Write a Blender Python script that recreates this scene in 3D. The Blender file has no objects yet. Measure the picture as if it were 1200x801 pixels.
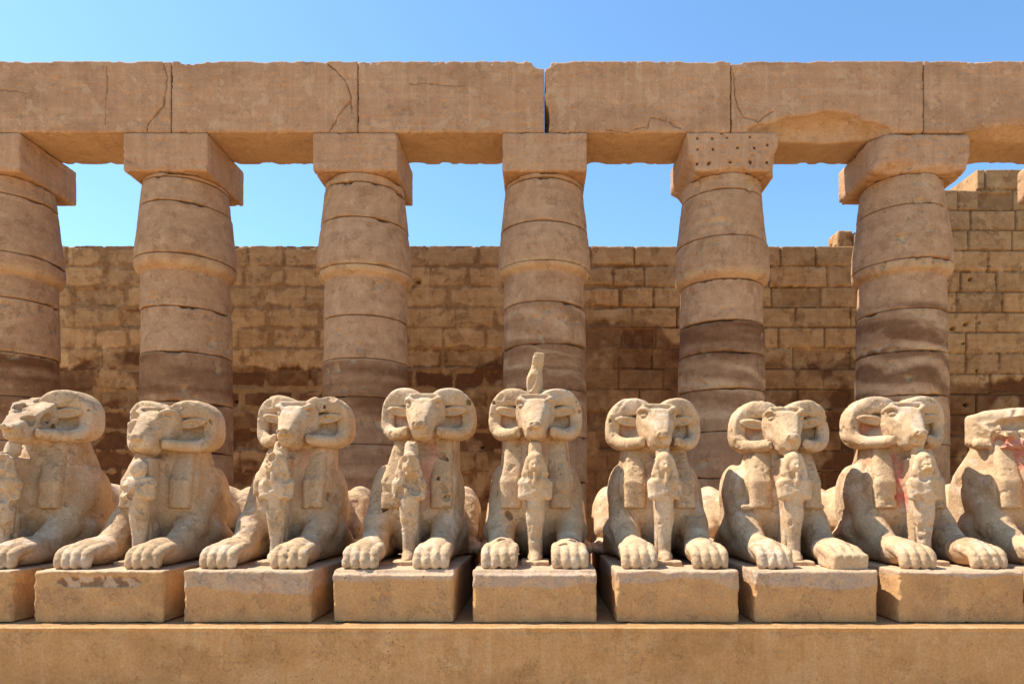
import bpy, math, random
import numpy as np
from mathutils import Vector, Matrix, Euler

R = math.radians
scene = bpy.context.scene
COL = scene.collection

# ------------------------------------------------------------------ camera
F_PX, VPX, HOR = 800.0, 633.0, 580.0      # focal length in photo pixels, centre of perspective
EYE = 2.06
cam = bpy.data.cameras.new("camera")
cam.sensor_width = 36.0
cam.lens = F_PX / 1200.0 * 36.0
cam.shift_x = -(VPX - 600.0) / 1200.0
cam.shift_y = (HOR - 400.5) / 1200.0
cam.clip_end = 5000
camo = bpy.data.objects.new("camera", cam)
camo.location = (0, 0, EYE)
camo.rotation_euler = (R(90), 0, 0)
COL.objects.link(camo)
scene.camera = camo

# ------------------------------------------------------------------ light
SUN_EL, SUN_BACK = 57.0, 12.0              # sun stands to the left (-x), a little behind (+y)
az = R(SUN_BACK)
sdir = Vector((-math.cos(R(SUN_EL)) * math.cos(az), math.cos(R(SUN_EL)) * math.sin(az), math.sin(R(SUN_EL))))
world = bpy.data.worlds.new("World")
scene.world = world
world.use_nodes = True
wn, wl = world.node_tree.nodes, world.node_tree.links
wn.clear()
sky = wn.new("ShaderNodeTexSky")
sky.sky_type = 'NISHITA'
sky.sun_disc = False
sky.sun_elevation = R(SUN_EL)
sky.sun_rotation = math.atan2(sdir.x, sdir.y)
sky.altitude = 80
sky.air_density = 1.0
sky.dust_density = 0.6
sky.ozone_density = 0.6
bg = wn.new("ShaderNodeBackground")
bg.inputs[1].default_value = 0.132
wo = wn.new("ShaderNodeOutputWorld")
tn_ = wn.new("ShaderNodeMix"); tn_.data_type = 'RGBA'; tn_.blend_type = 'MULTIPLY'; tn_.inputs[0].default_value = 1.0
tn_.inputs[7].default_value = (0.73, 0.985, 1.12, 1)
wl.new(sky.outputs[0], tn_.inputs[6])
wl.new(tn_.outputs[2], bg.inputs[0])
wl.new(bg.outputs[0], wo.inputs[0])
sl = bpy.data.lights.new("sun", 'SUN')
sl.energy = 4.9
sl.angle = R(0.53)
sl.color = (1.0, 0.94, 0.85)
so = bpy.data.objects.new("sun", sl)
so.rotation_euler = sdir.to_track_quat('Z', 'Y').to_euler()
so.location = (-20, 5, 30)
COL.objects.link(so)
scene.view_settings.view_transform = 'Standard'
scene.view_settings.look = 'None'
scene.view_settings.gamma = 1.0
scene.view_settings.exposure = 0.90
scene.cycles.max_bounces = 8
scene.cycles.diffuse_bounces = 5

# ------------------------------------------------------------------ numpy noise
_rng = np.random.default_rng(7)
_LAT = _rng.random((32, 32, 32)).astype(np.float32)

def vnoise(x, y, z):
    xi, yi, zi = np.floor(x), np.floor(y), np.floor(z)
    fx, fy, fz = x - xi, y - yi, z - zi
    fx, fy, fz = fx*fx*(3-2*fx), fy*fy*(3-2*fy), fz*fz*(3-2*fz)
    xi, yi, zi = xi.astype(np.int64) & 31, yi.astype(np.int64) & 31, zi.astype(np.int64) & 31
    x1, y1, z1 = (xi+1) & 31, (yi+1) & 31, (zi+1) & 31
    L = _LAT
    a = L[xi, yi, zi]*(1-fx) + L[x1, yi, zi]*fx
    b = L[xi, y1, zi]*(1-fx) + L[x1, y1, zi]*fx
    c = L[xi, yi, z1]*(1-fx) + L[x1, yi, z1]*fx
    d = L[xi, y1, z1]*(1-fx) + L[x1, y1, z1]*fx
    return (a*(1-fy)+b*fy)*(1-fz) + (c*(1-fy)+d*fy)*fz

def fbm(P, scale=1.0, octv=4, seed=0.0, gain=0.5):
    s = np.broadcast_to(np.asarray(scale, float), (3,))
    x, y, z = P[:, 0]*s[0]+seed*3.17, P[:, 1]*s[1]+seed*1.73+5.3, P[:, 2]*s[2]+seed*2.31+9.1
    t = 0; amp = 1.0; tot = 0
    for o in range(octv):
        t = t + amp*vnoise(x, y, z); tot += amp
        x, y, z, amp = x*2.03+1.7, y*2.03+4.1, z*2.03+2.9, amp*gain
    return t/tot

def sstep(a, b, x):
    t = np.clip((x-a)/(b-a), 0, 1)
    return t*t*(3-2*t)

# ------------------------------------------------------------------ materials
def nn(nt, t, **kw):
    n = nt.nodes.new(t)
    for k, v in kw.items():
        setattr(n, k, v)
    return n

def mixc(nt, fac, a, b, blend='MIX'):
    m = nt.nodes.new('ShaderNodeMix'); m.data_type = 'RGBA'; m.blend_type = blend
    for i, v in ((0, fac), (6, a), (7, b)):
        if hasattr(v, 'node'): nt.links.new(v, m.inputs[i])
        elif i == 0: m.inputs[0].default_value = v
        else: m.inputs[i].default_value = (*v, 1)
    return m.outputs[2]

def math_(nt, op, a, b=None, c=None):
    m = nt.nodes.new('ShaderNodeMath'); m.operation = op
    for i, v in enumerate((a, b, c)):
        if v is None: continue
        if hasattr(v, 'node'): nt.links.new(v, m.inputs[i])
        else: m.inputs[i].default_value = v
    return m.outputs[0]

def rng_(nt, v, lo, hi, a=0.0, b=1.0):
    m = nt.nodes.new('ShaderNodeMapRange')
    nt.links.new(v, m.inputs[0])
    for i, q in enumerate((lo, hi, a, b)): m.inputs[i+1].default_value = q
    return m.outputs[0]

def stone(name, base, pale, dark, light, strata=0.0, grain=1.5, bump=1.0, rough=0.92, streak=0.0, cracks=0.0):
    """attribute wear: R mixes towards dark, G towards light (also bounce light painted on undersides), B is block tint (0.5 neutral); attribute paint: red ochre"""
    m = bpy.data.materials.new(name); m.use_nodes = True
    nt = m.node_tree; nt.nodes.clear(); L = nt.links
    out = nn(nt, 'ShaderNodeOutputMaterial'); bs = nn(nt, 'ShaderNodeBsdfPrincipled')
    L.new(bs.outputs[0], out.inputs[0])
    bs.inputs['Roughness'].default_value = rough
    bs.inputs['Specular IOR Level'].default_value = 0.2
    geo = nn(nt, 'ShaderNodeNewGeometry'); pos = geo.outputs['Position']
    def noise(scale, det=4, rgh=0.55, vec=None, dist=0.0):
        n = nn(nt, 'ShaderNodeTexNoise'); n.inputs['Scale'].default_value = scale
        n.inputs['Detail'].default_value = det; n.inputs['Roughness'].default_value = rgh
        n.inputs['Distortion'].default_value = dist
        L.new(vec or pos, n.inputs['Vector']); return n.outputs[0]
    def mapped(s):
        mp = nn(nt, 'ShaderNodeMapping'); mp.inputs['Scale'].default_value = s
        L.new(pos, mp.inputs['Vector']); return mp.outputs[0]
    big = noise(0.9, 5, 0.6, dist=0.4); mid = noise(5, 6, 0.62); fine = noise(38, 5, 0.7); grit = noise(150, 2, 0.6)
    c = mixc(nt, rng_(nt, big, 0.33, 0.67), base, pale)
    c = mixc(nt, rng_(nt, mid, 0.35, 0.75, 0.0, 0.45), c, dark)
    c = mixc(nt, rng_(nt, mid, 0.40, 0.22, 0.0, 0.45), c, light)
    at = nn(nt, 'ShaderNodeAttribute', attribute_name='wear_tone')
    sp = nn(nt, 'ShaderNodeSeparateColor'); L.new(at.outputs[0], sp.inputs[0])
    if strata > 0:
        st = noise(1.0, 5, 0.62, mapped((0.55, 0.55, 9.0)), 0.3)
        c = mixc(nt, rng_(nt, st, 0.50, 0.72, 0.0, strata), c, dark)
        c = mixc(nt, rng_(nt, st, 0.46, 0.30, 0.0, strata), c, light)
    if streak > 0:
        sk = noise(1.0, 4, 0.6, mapped((9.0, 9.0, 0.5)))
        c = mixc(nt, rng_(nt, sk, 0.54, 0.72, 0.0, streak), c, light)
        c = mixc(nt, rng_(nt, sk, 0.46, 0.30, 0.0, streak), c, dark)
    c = mixc(nt, sp.outputs[0], c, mixc(nt, rng_(nt, mid, 0.3, 0.7), dark, tuple(0.62*v for v in dark)))
    c = mixc(nt, sp.outputs[1], c, light)
    pa = nn(nt, 'ShaderNodeAttribute', attribute_name='paint')
    c = mixc(nt, math_(nt, 'MULTIPLY', pa.outputs['Fac'], rng_(nt, mid, 0.3, 0.6, 0.45, 1.0)), c, (0.50, 0.155, 0.10))
    tint = math_(nt, 'MULTIPLY_ADD', sp.outputs[2], 0.62, 0.69)
    fv = math_(nt, 'MULTIPLY', tint, rng_(nt, fine, 0.3, 0.7, 1-0.13*grain, 1+0.11*grain))
    fv = math_(nt, 'MULTIPLY', fv, rng_(nt, grit, 0.3, 0.7, 1-0.07*grain, 1+0.06*grain))
    cc = nn(nt, 'ShaderNodeCombineColor')
    for i in range(3): L.new(fv, cc.inputs[i])
    c = mixc(nt, 1.0, c, cc.outputs[0], 'MULTIPLY')
    # pits: small dark holes of the stone itself
    vo = nn(nt, 'ShaderNodeTexVoronoi'); vo.inputs['Scale'].default_value = 16; L.new(pos, vo.inputs['Vector'])
    pit = math_(nt, 'MULTIPLY', rng_(nt, vo.outputs['Distance'], 0.13, 0.05), rng_(nt, big, 0.50, 0.60))
    cn = noise(0.75, 4, 0.42); cm = noise(0.42, 2)
    ck = math_(nt, 'ABSOLUTE', math_(nt, 'SUBTRACT', cn, 0.5))
    ck = math_(nt, 'MULTIPLY', rng_(nt, ck, 0.0030, 0.0010), math_(nt, 'MULTIPLY', rng_(nt, cm, 0.53, 0.57), cracks))
    spn = noise(2.7, 7, 0.66); spl = rng_(nt, spn, 0.575, 0.590)
    c = mixc(nt, math_(nt, 'MULTIPLY', spl, 0.22*bump), c, dark)
    c = mixc(nt, math_(nt, 'MULTIPLY', ck, 0.65), c, tuple(0.45*v for v in dark))
    c = mixc(nt, math_(nt, 'MULTIPLY', pit, 0.7), c, tuple(0.45*v for v in dark))
    L.new(c, bs.inputs['Base Color'])
    h = math_(nt, 'ADD', math_(nt, 'MULTIPLY', mid, 0.018*bump), math_(nt, 'MULTIPLY', fine, 0.007*bump))
    h = math_(nt, 'ADD', h, math_(nt, 'MULTIPLY', grit, 0.0018*bump))
    h = math_(nt, 'SUBTRACT', h, math_(nt, 'MULTIPLY', pit, 0.010))
    h = math_(nt, 'SUBTRACT', h, math_(nt, 'MULTIPLY', ck, 0.012))
    h = math_(nt, 'SUBTRACT', h, math_(nt, 'MULTIPLY', spl, 0.006*bump))
    if strata > 0: h = math_(nt, 'ADD', h, math_(nt, 'MULTIPLY', st, 0.03*strata))
    bp = nn(nt, 'ShaderNodeBump'); bp.inputs['Strength'].default_value = 0.9; bp.inputs['Distance'].default_value = 1.0
    L.new(h, bp.inputs['Height']); L.new(bp.outputs[0], bs.inputs['Normal'])
    return m

M_SPH = stone('sphinx_sandstone', (.53, .345, .185), (.58, .40, .235), (.33, .19, .095), (.64, .49, .36), grain=1.5, bump=1.3)
M_PED = stone('pedestal_render', (.54, .285, .105), (.57, .32, .13), (.27, .15, .085), (.50, .365, .26), bump=0.9, streak=0.15)
M_LED = stone('ledge_render', (.48, .255, .100), (.52, .29, .125), (.36, .185, .065), (.56, .37, .20), bump=0.8, streak=0.4)
M_COL = stone('column_sandstone', (.485, .275, .142), (.53, .32, .178), (.165, .062, .021), (.58, .40, .22), strata=0.16, bump=0.9)
M_ARC = stone('architrave_sandstone', (.475, .262, .138), (.51, .295, .165), (.34, .185, .095), (.58, .40, .24), strata=0.3, streak=0.35, bump=0.9)
M_WAL = stone('wall_sandstone', (.48, .262, .105), (.51, .295, .13), (.15, .056, .018), (.56, .36, .18), strata=0.2, streak=0.15, bump=1.6)
M_SND = stone('desert_sand', (.50, .33, .155), (.54, .37, .18), (.46, .30, .15), (.62, .46, .27), bump=1.0)

# ------------------------------------------------------------------ mesh helpers
def tag(o, label=None, cat=None, group=None, kind=None):
    if label: o['label'] = label
    if cat: o['category'] = cat
    if group: o['group'] = group
    if kind: o['kind'] = kind
    return o

def thing(name, label, cat, loc, group=None, rot=0.0):
    o = bpy.data.objects.new(name, None); COL.objects.link(o)
    o.empty_display_size = 0.3
    o.location = loc; o.rotation_euler = (0, 0, rot)
    return tag(o, label, cat, group)

def build(name, V, Q, mat, parent=None, wear_tone=None, paint=None, smooth=True):
    V = np.ascontiguousarray(V, dtype=np.float32); Q = np.ascontiguousarray(Q, dtype=np.int32)
    me = bpy.data.meshes.new(name)
    me.vertices.add(len(V)); me.vertices.foreach_set('co', V.ravel())
    n = Q.shape[1]
    me.loops.add(Q.size); me.loops.foreach_set('vertex_index', Q.ravel())
    me.polygons.add(len(Q)); me.polygons.foreach_set('loop_start', np.arange(0, Q.size, n, dtype=np.int32))
    me.polygons.foreach_set('use_smooth', np.full(len(Q), smooth))
    me.update(calc_edges=True)
    W = np.zeros((len(V), 4), np.float32); W[:, 2] = 0.5; W[:, 3] = 1
    if wear_tone is not None: W[:, :wear_tone.shape[1]] = np.clip(wear_tone, 0, 1)
    a = me.attributes.new('wear_tone', 'FLOAT_COLOR', 'POINT'); a.data.foreach_set('color', W.ravel())
    if paint is not None:
        a = me.attributes.new('paint', 'FLOAT', 'POINT'); a.data.foreach_set('value', paint.astype(np.float32))
    me.materials.append(mat)
    o = bpy.data.objects.new(name, me); COL.objects.link(o)
    if parent: o.parent = parent
    return o

def normals(V, Q):
    a = V[Q[:, 2]] - V[Q[:, 0]]; b = V[Q[:, 3]] - V[Q[:, 1]]
    fn = np.cross(a, b)
    N = np.zeros_like(V)
    for c in range(3):
        for k in range(4):
            N[:, c] += np.bincount(Q[:, k], weights=fn[:, c], minlength=len(V))
    return N / (np.linalg.norm(N, axis=1, keepdims=True) + 1e-12)

# ------------------------------------------------------------------ signed-distance modelling
def axis(*segs):
    """axis((start, stop, step), (stop, step)...)"""
    s, e, d = segs[0]
    a = list(np.arange(s, e, d)); last = a[-1]
    for (e, d) in segs[1:]:
        while last < e:
            last += d; a.append(last)
    return np.array(a, np.float32)

class Sculpt:
    FAR = 0.6
    def __init__(s, xs, ys, zs):
        s.xs, s.ys, s.zs = xs, ys, zs
        s.F = np.full((len(xs), len(ys), len(zs)), s.FAR, np.float32)
    def box(s, lo, hi):
        o = []
        for a, l, h in zip((s.xs, s.ys, s.zs), lo, hi):
            i, j = np.searchsorted(a, l), np.searchsorted(a, h)
            o.append(slice(max(i-1, 0), min(j+1, len(a))))
        X, Y, Z = s.xs[o[0]][:, None, None], s.ys[o[1]][None, :, None], s.zs[o[2]][None, None, :]
        return tuple(o), X, Y, Z
    def _put(s, o, d, k, mode):
        f = s.F[o]
        if f.size == 0: return
        if mode == 'add':
            if k > 0:
                h = np.maximum(k-np.abs(f-d), 0)/k
                s.F[o] = np.minimum(f, d) - h*h*k*0.25
            else: s.F[o] = np.minimum(f, d)
        else:
            d = -d
            if k > 0:
                h = np.maximum(k-np.abs(f-d), 0)/k
                s.F[o] = np.maximum(f, d) + h*h*k*0.25
            else: s.F[o] = np.maximum(f, d)
    def ell(s, c, r, k=0.03, rot=None, mode='add'):
        c = np.array(c, float); r = np.array(r, float)
        m = (r.max() if rot is not None else r) + k + 0.05
        o, X, Y, Z = s.box(c-m, c+m)
        x, y, z = X-c[0], Y-c[1], Z-c[2]
        if rot is not None:
            M = np.array(Euler([R(a) for a in rot]).to_matrix().transposed())
            x, y, z = (M[0, 0]*x+M[0, 1]*y+M[0, 2]*z, M[1, 0]*x+M[1, 1]*y+M[1, 2]*z, M[2, 0]*x+M[2, 1]*y+M[2, 2]*z)
        k0 = np.sqrt((x/r[0])**2+(y/r[1])**2+(z/r[2])**2)
        k1 = np.sqrt((x/r[0]**2)**2+(y/r[1]**2)**2+(z/r[2]**2)**2) + 1e-9
        s._put(o, (k0*(k0-1)/k1).astype(np.float32), k, mode)
    def cap(s, a, b, ra, rb, k=0.03, sc=(1, 1, 1), mode='add', boxy=None):
        a = np.array(a, float); b = np.array(b, float); sc = np.array(sc, float)
        rm = max(ra, rb); m = rm*sc + k*sc + 0.05
        o, X, Y, Z = s.box(np.minimum(a, b)-m, np.maximum(a, b)+m)
        A = a/sc; B = b/sc; D = B-A; dd = max(D.dot(D), 1e-9)
        x, y, z = X/sc[0]-A[0], Y/sc[1]-A[1], Z/sc[2]-A[2]
        t = np.clip((x*D[0]+y*D[1]+z*D[2])/dd, 0, 1)
        u, v, w_ = (x-t*D[0])**2, (y-t*D[1])**2, (z-t*D[2])**2
        if boxy is None: d = np.sqrt(u+v+w_)
        elif boxy == 'x': d = (u*u+(v+w_)**2)**0.25
        else: d = ((u+w_)**3+v**3)**(1/6)
        d = d - (ra+(rb-ra)*t)
        s._put(o, (d*sc.min()).astype(np.float32), k, mode)
    def chain(s, pts, rs, k=0.03, sc=(1, 1, 1), mode='add', sub=4, boxy=None):
        P = np.array(pts, float); n = len(P); rs = list(rs)
        Q, q = [], []
        for i in range(n-1):
            p0, p1, p2, p3 = P[max(i-1, 0)], P[i], P[i+1], P[min(i+2, n-1)]
            for j in range(sub):
                t = j/sub
                Q.append(0.5*((2*p1)+(-p0+p2)*t+(2*p0-5*p1+4*p2-p3)*t*t+(-p0+3*p1-3*p2+p3)*t**3))
                q.append(rs[i]+(rs[i+1]-rs[i])*t)
        Q.append(P[-1]); q.append(rs[-1])
        for i in range(len(Q)-1): s.cap(Q[i], Q[i+1], q[i], q[i+1], k if i == 0 else min(k, 0.02), sc, mode, boxy)
    def blk(s, c, h, rd=0.02, k=0.03, rot=None, mode='add'):
        c = np.array(c, float); h = np.array(h, float)
        m = (np.linalg.norm(h) if rot is not None else h) + k + 0.05
        o, X, Y, Z = s.box(c-m, c+m)
        x, y, z = X-c[0], Y-c[1], Z-c[2]
        if rot is not None:
            M = np.array(Euler([R(a) for a in rot]).to_matrix().transposed())
            x, y, z = (M[0, 0]*x+M[0, 1]*y+M[0, 2]*z, M[1, 0]*x+M[1, 1]*y+M[1, 2]*z, M[2, 0]*x+M[2, 1]*y+M[2, 2]*z)
        qx, qy, qz = np.abs(x)-h[0]+rd, np.abs(y)-h[1]+rd, np.abs(z)-h[2]+rd
        d = np.sqrt(np.maximum(qx, 0)**2+np.maximum(qy, 0)**2+np.maximum(qz, 0)**2)+np.minimum(np.maximum(np.maximum(qx, qy), qz), 0)-rd
        s._put(o, d.astype(np.float32), k, mode)
    def keep_above(s, z0):
        s.F = np.maximum(s.F, (z0 - s.zs)[None, None, :])
    def mesh(s):
        F, C = s.F, (s.xs, s.ys, s.zs)
        for ax in range(3):                      # close at the border of the grid
            sl_ = [slice(None)]*3
            for e in (0, -1):
                sl_[ax] = e; F[tuple(sl_)] = np.maximum(F[tuple(sl_)], 1e-4)
        S = F < 0
        nx, ny, nz = F.shape
        st = (ny*nz, nz, 1)
        ids, pts, quads = [], [], []
        for ax in range(3):
            a = [slice(None)]*3; b = [slice(None)]*3
            a[ax] = slice(0, -1); b[ax] = slice(1, None)
            I = np.array(np.nonzero(S[tuple(a)] != S[tuple(b)]))
            o1, o2 = (ax+1) % 3, (ax+2) % 3
            ok = (I[o1] > 0) & (I[o2] > 0) & (I[o1] < F.shape[o1]-1) & (I[o2] < F.shape[o2]-1)
            I = I[:, ok]
            J = I.copy(); J[ax] += 1
            f0, f1 = F[tuple(I)], F[tuple(J)]
            t = f0/(f0-f1)
            P = np.zeros((I.shape[1], 3))
            for q in range(3): P[:, q] = C[q][I[q]]
            P[:, ax] = C[ax][I[ax]]*(1-t)+C[ax][J[ax]]*t
            base = I[0]*st[0]+I[1]*st[1]+I[2]*st[2]
            c = [base-st[o1]-st[o2], base-st[o2], base, base-st[o1]]
            q = np.stack(c, 1)
            flip = ~S[tuple(I)]
            q[flip] = q[flip][:, ::-1]
            for k in range(4): ids.append(c[k]); pts.append(P)
            quads.append(q)
        ids = np.concatenate(ids); pts = np.concatenate(pts); quads = np.concatenate(quads)
        u, inv = np.unique(ids, return_inverse=True)
        n = np.bincount(inv, minlength=len(u))
        V = np.stack([np.bincount(inv, weights=pts[:, k], minlength=len(u))/n for k in range(3)], 1)
        Q = np.searchsorted(u, quads)
        return V, Q

def weathered(V, Q, amp=0.004, scale=6, seed=0.0, chip=0.0, cscale=9):
    N = normals(V, Q)
    n = fbm(V, scale, 4, seed)-0.5
    d = amp*2*n + 0.0030*2*(fbm(V, 21, 2, seed+6.0)-0.5)
    if chip > 0:
        c = fbm(V, cscale, 3, seed+11.0)
        d = d - chip*sstep(0.60, 0.72, c)
    return V + N*d[:, None]

# ------------------------------------------------------------------ setting: ground
LEDGE_Z, PED_H, PED_Y = 0.75, 0.54, 7.0
PED_Z = LEDGE_Z + PED_H

def sheet(name, x0, x1, y0, y1, z, nx, ny, mat, amp=0.02, kind='structure'):
    xs, ys = np.linspace(x0, x1, nx), np.linspace(y0, y1, ny)
    X, Y = np.meshgrid(xs, ys, indexing='ij')
    P = np.stack([X.ravel(), Y.ravel(), np.full(X.size, z)], 1)
    P[:, 2] += amp*2*(fbm(P, 0.7, 4, 3)-0.5)
    i, j = np.meshgrid(np.arange(nx-1), np.arange(ny-1), indexing='ij')
    b = (i*ny+j).ravel()
    Q = np.stack([b, b+ny, b+ny+1, b+1], 1)
    o = build(name, P, Q, mat)
    tag(o, kind=kind)
    return o
# one sheet: fine near the place, running on to the horizon
gx = np.concatenate([-np.geomspace(1500, 32, 12), np.linspace(-30, 30, 120), np.geomspace(32, 1500, 12)])
gy = np.concatenate([-np.geomspace(1500, 12, 12), np.linspace(-11, 22, 90), np.geomspace(24, 1500, 12)])
X, Y = np.meshgrid(gx, gy, indexing='ij')
P = np.stack([X.ravel(), Y.ravel(), np.zeros(X.size)], 1)
P[:, 2] += 0.05*(fbm(P, 0.9, 4, 3)-0.5)
i, j = np.meshgrid(np.arange(len(gx)-1), np.arange(len(gy)-1), indexing='ij')
b = (i*len(gy)+j).ravel()
tag(build('ground', P, np.stack([b, b+len(gy), b+len(gy)+1, b+1], 1), M_SND), 'bare sandy ground of the temple court', kind='structure')

# ------------------------------------------------------------------ back wall (height field: blocks, mortar, lost stones)
WALL_Y = 19.5
def zy(py, Y): return EYE + (HOR-py)/F_PX*Y
def xp(px, Y): return (px-VPX)/F_PX*Y
COURSE = 0.585
def wall_piece(name, x0, x1, ztop, parent, seed, depth=1.6, step=0.036, zref=None, y0=WALL_Y):
    zref = zref or ztop
    zlo = 0.0
    rs = np.random.default_rng(seed)
    xs = np.arange(x0, x1+step*0.5, step); xs[-1] = x1
    zc = np.concatenate([np.arange(0, 1.6, 0.3), np.arange(1.6, ztop-0.01, step), [ztop]])
    X, Z = np.meshgrid(xs, zc, indexing='ij')
    row = np.floor((zref - Z)/COURSE).astype(int)
    dz = np.minimum((zref-Z) - row*COURSE, (row+1)*COURSE-(zref-Z))
    dx = np.full(X.shape, 9.0); tint = np.zeros(X.shape); lost = np.zeros(X.shape); prot = np.zeros(X.shape)
    soft = 1 - sstep(0.5, 3.5, X)                     # left of the fourth column the joints are wide and full of mortar
    for r in range(row.max()+1):
        e = [-31+rs.random()*1.2]
        while e[-1] < 34: e.append(e[-1]+rs.uniform(0.85, 1.75))
        e = np.array(e)
        m = row == r
        k = np.clip(np.searchsorted(e, X[m])-1, 0, len(e)-2)
        dx[m] = np.minimum(X[m]-e[k], e[k+1]-X[m])
        tint[m] = rs.random(len(e))[k]; lost[m] = rs.random(len(e))[k]; prot[m] = rs.random(len(e))[k]
    P = np.stack([X.ravel(), np.zeros(X.size), Z.ravel()], 1)
    f = lambda s, o, sd: fbm(P, s, o, sd).reshape(X.shape)
    n1, n2, n3 = f(1.1, 4, seed), f(4.0, 4, seed+1), f(12, 3, seed+2)
    nb = f(0.42, 3, seed+3)
    # rounded block outline with ragged arrises
    rr = 0.07*soft+0.03
    qx, qz = np.maximum(rr-dx, 0), np.maximum(rr-dz, 0)
    d = rr - np.sqrt(qx**2+qz**2)
    d = np.where((dx > rr) & (dz > rr), np.minimum(dx, dz), np.where(dx < dz, np.minimum(d, dx), np.minimum(d, dz)))
    wj = soft*(0.026 + 0.085*sstep(0.42, 0.66, n1)) + (1-soft)*(0.008+0.018*n2)
    d2 = d + (n2-0.5)*(0.15*soft+0.035) + (n3-0.5)*0.03
    joint = 1 - sstep(wj-0.012, wj+0.012, d2)
    # lower zone: brown mud skin and lost faces, its edge wanders along the wall
    zm = 6.1 + 0.9*(nb-0.5)*2 + 0.5*(n1-0.5)
    zm += 0.9*sstep(0.6, 1.2, X)*(1-sstep(3.2, 3.9, X))        # tall plastered patch between fourth and fifth columns
    zm -= 0.5*sstep(9.5, 11, X)
    mud = 1 - sstep(-0.12, 0.10, Z - zm + (n2-0.5)*0.5)
    mud = mud*(1-0.42*sstep(0.6, 1.0, X)*(1-sstep(3.3, 3.9, X)))
    plaster = sstep(0.8, 1.3, X)*(1-sstep(3.3, 3.9, X))*(1-sstep(7.2, 7.6, Z+(n1-.5)*1.2))*sstep(0.30, 0.36, n1)
    hole = ((lost > 0.93) & (Z < ztop-COURSE*1.2)).astype(float)*sstep(0.02, 0.06, d2)
    hole2 = (lost < 0.34).astype(float)*mud*sstep(0.03, 0.07, d2)
    bare = sstep(0.53, 0.60, f(0.8, 4, seed+7))*mud            # places where the paler stone shows again
    wide = 1 - soft*0.5
    dep = joint*(0.018*soft + 0.08*(1-soft)) * (1-plaster)
    dep = dep + 0.05*hole + 0.035*hole2 + mud*0.012*(1-bare) + (prot-0.5)*0.028*(1-plaster)*(0.4+0.6*(1-soft))
    dep = dep + (n1-0.5)*0.05 + (n2-0.5)*0.022 + (n3-0.5)*0.012
    deepgap = (1-soft)*joint*sstep(0.56, 0.66, n1)
    dep = dep + 0.09*deepgap
    # small round putlog holes
    for _ in range(10):
        hx, hz = rs.uniform(x0, x1), rs.uniform(2.5, 8.3)
        hr = rs.uniform(0.04, 0.09)
        dep += 0.22*(1-sstep(hr*0.6, hr, np.hypot(X-hx, (Z-hz)*1.3)))
    dark = np.clip(joint*soft*(1-plaster)*0.45 + mud*(0.86+0.7*(n2-0.5)+0.4*(n1-.5))*(1-0.5*bare) + hole*0.35 + hole2*0.25
                   + joint*(1-soft)*0.5 + plaster*0.16, 0, 1)
    dark = dark*(1 - 0.55*joint*mud*(1-plaster)*(n1 > 0.47))
    light = 0.30*sstep(0.55, 0.7, n2)*(1-mud) + 0.25*bare*sstep(0.45, 0.6, n2)
    tn = 0.5 + (tint-0.5)*0.36*(1-joint)*(1-plaster) + (n2-0.5)*0.16
    # ragged top course
    top = Z > ztop-0.001
    Zt = Z - top*(0.10*sstep(0.55, 0.75, n2)+0.08*(dx < 0.05)+0.02*n3)
    V = np.stack([X, y0+dep, Zt], 2).reshape(-1, 3)
    wear_tone = np.stack([dark.ravel(), light.ravel(), tn.ravel()], 1)
    nx_, nz_ = X.shape
    i, j = np.meshgrid(np.arange(nx_-1), np.arange(nz_-1), indexing='ij'); b = (i*nz_+j).ravel()
    Qs = [np.stack([b, b+nz_, b+nz_+1, b+1], 1)]
    # top and ends run back to give the wall its thickness
    base = len(V); back = V[nz_-1::nz_].copy(); back[:, 1] = y0+depth; back2 = back.copy(); back2[:, 2] = 0
    V = np.concatenate([V, back, back2]); W2 = np.tile([[0.1, 0.3, 0.5]], (2*nx_, 1)); wear_tone = np.concatenate([wear_tone, W2])
    t = np.arange(nx_-1)
    Qs.append(np.stack([t*nz_+nz_-1, (t+1)*nz_+nz_-1, base+t+1, base+t], 1))
    Qs.append(np.stack([base+t, base+t+1, base+nx_+t+1, base+nx_+t], 1))
    for col, flip in ((0, False), (nx_-1, True)):
        k = np.arange(nz_-1)
        s0 = len(V); e = V[col*nz_:(col+1)*nz_].copy(); e2 = e.copy(); e2[:, 1] = y0+depth
        V = np.concatenate([V, e, e2]); wear_tone = np.concatenate([wear_tone, np.tile([[0.1, 0.2, 0.5]], (2*nz_, 1))])
        q = np.stack([s0+k, s0+k+1, s0+nz_+k+1, s0+nz_+k], 1)
        Qs.append(q[:, ::-1] if flip else q)
    return build(name, V, np.concatenate(Qs), M_WAL, parent, wear_tone)

w = wall_piece('masonry_wall', xp(-60, WALL_Y), xp(1003, WALL_Y), zy(287.5, WALL_Y), None, 21)
tag(w, 'long low sandstone block wall behind the columns with mud stained base and level top', 'wall', None, 'thing')
tw = thing('stepped_wall', 'taller sandstone wall with stepped dark-jointed courses behind the rightmost column', 'wall', (0, 0, 0)); tw['kind'] = 'thing'
ZT = zy(197.5, WALL_Y)
wall_piece('wall_section', xp(1003, WALL_Y)+0.004, xp(1052, WALL_Y), ZT-3*COURSE, tw, 31, zref=ZT)
wall_piece('wall_section', xp(1052, WALL_Y)+0.004, xp(1146, WALL_Y), ZT-COURSE, tw, 31, zref=ZT)
wall_piece('wall_section', xp(1146, WALL_Y)+0.004, xp(1275, WALL_Y), ZT, tw, 31, zref=ZT)

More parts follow.
